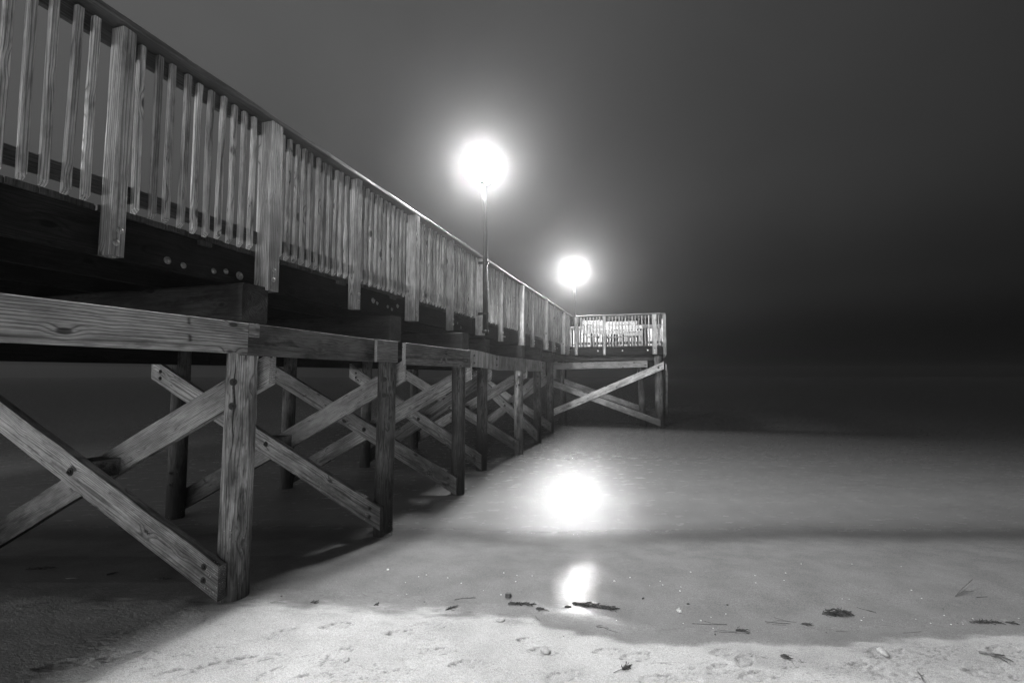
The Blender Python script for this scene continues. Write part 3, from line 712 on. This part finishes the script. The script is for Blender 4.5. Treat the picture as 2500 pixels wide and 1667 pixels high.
# ------------------------------------------------------------------ things washed up on the beach
M_WEED = plain('dry_seaweed', .06, .8, 0, .5, 60., .3, .6)
M_TWIG = plain('wet_twig', .13, .7, 0, .4, 60., .3)
M_SHELL = plain('shell', .75, .35, 0, .15, 40.)
M_STONE = plain('dark_pebble', .07, .6, 0, .3, 40.)
M_CLOD = plain('sand_clod', .42, .9, 0, .2, 60., .2, .8)
def weed(px0, px1, py, label, thick=.03, n=60, slope=0.0, seed=1):
    """heap of tangled weed strands between two points"""
    rg = random.Random(seed); a = on_sand(px0, py); c = on_sand(px1, py + slope); L = (c - a).length; d = (c - a) / L
    side = Vector((-d.y, d.x, 0)); bm = bmesh.new()
    o = a.copy()
    for k in range(n):
        f = rg.random(); w = .62 * thick * (.45 + .9 * math.sin(math.pi * min(max(f, .04), .96)) ** .6)
        q = d * (L * f) + side * rg.uniform(-w, w) * 1.0 + Vector((0, 0, rg.uniform(0, w * .7)))
        ln = rg.uniform(.015, .05); an = rg.gauss(0, .55); dd = (d * math.cos(an) + side * math.sin(an)).normalized()
        pts = [q]
        for i in range(4): pts.append(pts[-1] + dd * ln / 4 + Vector((rg.uniform(-.006, .006), rg.uniform(-.006, .006), rg.uniform(-.006, .006))))
        for p in pts: p.z = max(p.z, .001)
        tube_bm(bm, pts, [rg.uniform(.001, .0035)] * 4 + [.0008], 5)
    for k in range(int(L / thick * 1.6)):
        f = rg.random(); w = .6 * thick * (.35 + .6 * math.sin(math.pi * f))
        sp = bmesh.ops.create_icosphere(bm, subdivisions=2, radius=1)['verts']
        ctr = d * (L * f) + side * rg.uniform(-w, w) * .5 + Vector((0, 0, w * .25))
        for v_ in sp: v_.co = ctr + Vector((v_.co.x * w * 1.1, v_.co.y * w * .8, v_.co.z * w * .5)) * (1 + rg.uniform(-.28, .28))
    return tag(bm_obj('seaweed_clump', bm, M_WEED, None, False, a), label, 'seaweed')
def twig(pts_px, label, r=.004, lift=None, branches=(), cat='twig', name='twig', mat=None):
    r *= .7; pts = [on_sand(*p, dz=r * .8) for p in pts_px]; o = pts[0].copy()
    if lift:
        for p, z in zip(pts, lift): p.z += z
    bm = bmesh.new(); loc = [p - o for p in pts]
    tube_bm(bm, loc, [r * (1 - .6 * i / len(loc)) for i in range(len(loc))], 6)
    for br in branches:
        bp = [on_sand(*p, dz=r * .8) - o for p in br[0]]
        if len(br) > 1:
            for p, z in zip(bp, br[1]): p.z += z
        tube_bm(bm, bp, [r * .6 * (1 - .6 * i / len(bp)) for i in range(len(bp))], 5)
    return tag(bm_obj(name, bm, mat or M_TWIG, None, True, o), label, cat)
weed(1397, 1501, 1473, 'long dark ridge of seaweed below the bright streak of light on the wet sand', .026, 190, 14, 2)
weed(2010, 2073, 1499, 'oval mat of dark seaweed on the wet sand beside a short stick', .045, 170, 0, 3)
weed(2366, 2438, 1518, 'flat dark strip of seaweed on the wet sand near the right edge', .014, 60, 2, 4)
weed(2454, 2476, 1519, 'small dark curl of seaweed right beside the flat strip at the right edge', .012, 26, 3, 5)
weed(1240, 1298, 1473, 'dark knotted seaweed stalk under the small square block', .013, 60, 2, 6)
weed(1308, 1322, 1484, 'small dark tuft of seaweed with a trailing stem right of the knotted stalk', .010, 22, 3, 7)
weed(1796, 1812, 1539, 'small rounded tuft of seaweed at the end of pale stems on the wet sand', .012, 26, 0, 8)
weed(60, 125, 1391, 'dark seaweed lying in the shade at the far left of the beach', .016, 60, -4, 9)
weed(375, 412, 1412, 'broken patch of seaweed in the shade left of the first pile foot', .016, 40, 2, 10)
weed(258, 270, 1404, 'short dark scrap of seaweed in the shade between two other scraps', .010, 14, -3, 11)
weed(1086, 1110, 1490, 'dark sloping scrap of seaweed at the edge of the dry sand in the middle', .011, 26, -9, 12)
weed(1905, 1916, 1600, 'small upright knot of weed on the dry sand with two twigs to its right', .013, 40, 3, 13)
weed(1518, 1532, 1634, 'small dark knot of weed with a long stem on dry sand near the bottom', .012, 30, -6, 14)
weed(758, 770, 1470, 'tiny dark weed scrap on the wet sand right of the first pile foot', .009, 12, -1, 15)
weed(912, 922, 1477, 'tiny dark weed scrap in the middle of the wrack line', .009, 12, -2, 16)
weed(1378, 1381, 1481, 'round dark tuft of weed just left of the long seaweed ridge', .009, 12, 0, 17)
weed(1955, 1972, 1523, 'dark forked tuft of weed at the right end of the tangled twigs', .012, 26, 2, 18)
twig([(2093, 1483), (2105, 1487), (2139, 1496)], 'short straight dark stick on the wet sand right of the oval seaweed mat', .0075, cat='stick', name='stick')
twig([(2332, 1455), (2350, 1442), (2376, 1428)], 'spray of thin dark stalks rising from the wet sand at the right', .0045, lift=[0, .02, .05],
     branches=[([(2333, 1454), (2352, 1447), (2364, 1440)], [0, .01, .025]), ([(2334, 1454), (2355, 1446), (2378, 1446)], [0, .01, .01]), ([(2333, 1455), (2345, 1450), (2362, 1441)], [0, .012, .02])])
twig([(2384, 1458), (2410, 1456)], 'thin faint stick on the wet sand right of the spray of stalks', .003)
twig([(2390, 1593), (2420, 1598), (2445, 1601)], 'black splintered driftwood on the dry sand at the lower right edge', .011, cat='driftwood', name='driftwood',
     branches=[([(2415, 1598), (2440, 1606), (2460, 1618)],), ([(2440, 1601), (2466, 1612), (2474, 1617)],), ([(2420, 1602), (2430, 1604), (2452, 1600)],)])
twig([(2241, 1640), (2248, 1650), (2254, 1663)], 'small crooked dark twig on the dry sand at the bottom edge of the photo', .005,
     branches=[([(2247, 1648), (2256, 1650)],), ([(2243, 1656), (2252, 1658)],)])
twig([(1932, 1610), (1939, 1623)], 'short thin twig on dry sand, left of two beside the knot of weed', .003)
twig([(1952, 1608), (1956, 1615), (1962, 1618)], 'short crooked twig on dry sand, right of two beside the knot of weed', .0035)
twig([(1868, 1517), (1905, 1521), (1930, 1522)], 'tangle of thin pale twigs on the wet sand left of the oval mat', .0035,
     branches=[([(1890, 1507), (1915, 1514), (1945, 1520)],), ([(1872, 1521), (1900, 1514), (1935, 1518)],), ([(1885, 1524), (1920, 1526)],)])
twig([(1690, 1522), (1740, 1524), (1775, 1524)], 'long thin stem lying flat on the wet sand above the tuft with pale stems', .0035,
     branches=[([(1720, 1516), (1738, 1521), (1752, 1523)],)])
twig([(1744, 1541), (1780, 1543), (1800, 1542)], 'pale thin stems ending in a rounded tuft on the wet sand', .003,
     branches=[([(1750, 1537), (1790, 1541)],), ([(1795, 1545), (1825, 1545)],)])
twig([(1455, 1528), (1475, 1532), (1487, 1538), (1509, 1544)], 'forked twig across the edge of the dry sand below the long seaweed ridge', .004,
     branches=[([(1457, 1531), (1487, 1533)],), ([(1459, 1526), (1472, 1527)],)])
twig([(1498, 1642), (1510, 1636), (1541, 1625)], 'long curved stem running through a small knot of weed near the bottom edge', .003)
twig([(1309, 1488), (1325, 1488), (1341, 1491)], 'thin trailing stem right of the dark knotted seaweed stalk', .003)
twig([(1110, 1464), (1130, 1460), (1162, 1459)], 'dark twig with short side shoots on the wet sand left of the square block', .004,
     branches=[([(1140, 1460), (1142, 1454)],), ([(1148, 1459), (1158, 1456)],)])
twig([(659, 1471), (680, 1471), (701, 1472)], 'thin pale twig on the wet sand right of the first pile foot', .003,
     branches=[([(665, 1469), (704, 1463)],)])
twig([(161, 1412), (191, 1411)], 'thin dark stick lying in the shade below the leftmost seaweed', .005)
twig([(603, 1376), (615, 1371)], 'tiny dark twig right beside the first pile in the shade', .004)
twig([(2205, 1545), (2235, 1543), (2250, 1541)], 'thin dark stem on the edge of the wet sand at the right', .003)
twig([(2040, 1540), (2072, 1542)], 'thin dark stem on the edge of the wet sand below the oval mat', .003)
twig([(1306, 1503), (1312, 1510), (1320, 1516)], 'small branching twig on the edge of the wet sand left of the forked twig', .003, branches=[([(1310, 1514), (1318, 1510)],)])
# small square block of wood standing in the wet sand
p = on_sand(1241, 1456); bm = bmesh.new(); box_bm(bm, -.022, .022, -.02, .02, -.01, .032)
bmesh.ops.bevel(bm, geom=bm.edges[:], offset=.005, segments=2, affect='EDGES')
for v_ in bm.verts: v_.co += Vector((random.uniform(-.002, .002),) * 3)
tag(bm_obj('wood_block', bm, M_STONE, None, False, p), 'small dark square block standing on the wet sand above the knotted seaweed stalk', 'wood block')
def blob(name, px, py, w, d, h, mat, label, cat, group=None, seed=0, open_=False):
    rg = random.Random(seed * 77 + int(px)); p = on_sand(px, py); bm = bmesh.new()
    bmesh.ops.create_icosphere(bm, subdivisions=2, radius=1)
    for v_ in bm.verts:
        c = v_.co; c *= 1 + rg.uniform(-.12, .12); c.x *= w / 2; c.y *= d / 2; c.z *= h
        if c.z < -.2 * h: c.z = -.2 * h
    bmesh.ops.rotate(bm, verts=bm.verts, cent=(0, 0, 0), matrix=Matrix.Rotation(rg.uniform(0, 3), 3, 'Z'))
    return tag(bm_obj(name, bm, mat, None, True, p), label, cat, group)
blob('shell', 947, 1390, .026, .022, .010, M_SHELL, 'bright white shell alone on the wet sand right of the pier shadow', 'shell')
blob('shell', 1570, 1460, .030, .018, .009, M_STONE, 'small half-dark shell right of the bright streak on the wet sand', 'shell')
blob('shell', 1500, 1418, .022, .016, .006, M_SHELL, 'small shell on the wet sand at the right rim of the bright streak', 'shell')
# starry pale shell
p = on_sand(1658, 1494); bm = bmesh.new()
for k in range(8):
    a = k * .8; tube_bm(bm, [(0, 0, .004), (math.cos(a) * .02, math.sin(a) * .012, .006 + .012 * (k % 3))], [.006, .002], 6)
tag(bm_obj('shell', bm, M_SHELL, None, False, p), 'white broken star-shaped shell on the wet sand in the middle right', 'shell')
blob('shell', 1221, 1514, .075, .05, .012, M_CLOD, 'flat round pale disc with a dark rim on the dry sand in the middle', 'shell')
blob('sand_clod', 1331, 1588, .085, .06, .02, M_CLOD, 'cracked pale clod of sand crust below the end of the wrack line', 'sand clod')
blob('sand_clod', 845, 1610, .06, .04, .014, M_CLOD, 'small pale clod of sand crust beside a footprint at the lower left', 'sand clod')
blob('sand_clod', 2155, 1592, .10, .05, .02, M_CLOD, 'broken slab of sand crust on the dry sand left of the black driftwood', 'sand clod')
for (px, py, w, lb) in ((940, 1484, .010, 'tiny dark pebble at the edge of the dry sand, left of the middle'), (687, 1455, .018, 'dark pebble on the wet sand right of the first pile'), (1036, 1469, .016, 'small dark pebble in the wrack line left of the dark twig'),
                        (1680, 1474, .026, 'dark tapered pebble on the wet sand above the star-shaped shell'), (1746, 1548, .018, 'dark pebble below the pale thin stems'), (1825, 1545, .024, 'greyish pebble right of the rounded tuft of weed'),
                        (2337, 1521, .014, 'small dark pebble left of the flat strip of seaweed'), (2303, 1486, .016, 'dark pebble below the spray of stalks'), (2018, 1544, .012, 'dark pebble at the edge of the wet sand below the oval mat'),
                        (1529, 1615, .010, 'tiny dark pebble on the dry sand above the knot of weed'), (1776, 1476, .02, 'greyish pebble on the wet sand far right of the tapered pebble'), (1376, 1553, .009, 'tiny dark pebble on the dry sand below the long ridge'),
                        (573, 1539, .009, 'tiny dark pebble on the dry sand at the lower left')):
    blob('pebble', px, py, w, w * .8, w * .4, M_STONE, lb, 'pebble')
rg = random.Random(5)
for (px, py) in [(1022, 1407), (1041, 1403), (1093, 1410), (990, 1421), (1230, 1398), (1259, 1419), (1262, 1404), (1299, 1405), (971, 1453), (993, 1450), (1223, 1451), (1612, 1418), (1618, 1427), (1586, 1429), (1662, 1432), (1660, 1442), (1843, 1404), (1845, 1422), (1914, 1416), (1918, 1398), (1686, 1396), (2056, 1461), (2073, 1462), (2250, 1460), (2154, 1513), (2109, 1507), (2103, 1514), (2236, 1511), (2272, 1521), (2305, 1502), (2322, 1524), (2349, 1518), (2351, 1523), (1736, 1506), (1772, 1498), (1741, 1533), (1711, 1514), (1668, 1521), (1505, 1514), (1403, 1500), (1538, 1409), (2080, 1376), (2200, 1382), (2225, 1440), (1956, 1376), (2375, 1510), (2487, 1509), (1345, 1465), (1126, 1423), (1180, 1441)]:
    w = rg.uniform(.008, .015)
    blob('shell_fragment', px, py, w, w * rg.uniform(.5, .9), w * .35, M_SHELL, 'tiny white shell fragment scattered on the wet sand', 'shell fragment', 'tiny shell fragments on the wet sand')

# ------------------------------------------------------------------ haze
bm = bmesh.new(); box_bm(bm, -520, 520, -520, 520, -2.6, 9.0)
m, b = new_mat('sea_haze')
pv = b.n('ShaderNodeVolumePrincipled', i={'Density': HAZE, 'Anisotropy': .86, 'Color': (.95, .95, .95, 1)})
mo = b.n('ShaderNodeOutputMaterial'); b.nt.links.new(pv.outputs[0], mo.inputs['Volume'])
tag(bm_obj('haze', bm, m), kind='stuff')

# nested scattering layers added round the two visible lamps to imitate lens bloom
def lamp_bloom(c, layers, label):
    t = empty('added_bloom', c); tag(t, label, 'added_bloom', None, 'stuff')
    for R0, k in layers:
        bm = bmesh.new(); bmesh.ops.create_icosphere(bm, subdivisions=4, radius=R0)
        m, b = new_mat('lamp_bloom')
        pv = b.n('ShaderNodeVolumePrincipled', i={'Density': k, 'Anisotropy': .3, 'Color': (1, 1, 1, 1)})
        mo = b.n('ShaderNodeOutputMaterial'); b.nt.links.new(pv.outputs[0], mo.inputs['Volume'])
        tag(bm_obj('bloom_layer', bm, m, t, True, c), kind='stuff')
LAYERS = [(.46, .0012), (.58, .0014), (.76, .0012), (1.1, .0009), (1.6, .0006)]
lamp_bloom((-3.105, 8.33, 5.80), LAYERS, 'scattering layers added as bloom round the nearer lamp')
lamp_bloom((-3.105, 18.36, 5.85), [(a * 1.22, k) for a, k in LAYERS], 'scattering layers added as bloom round the farther lamp')
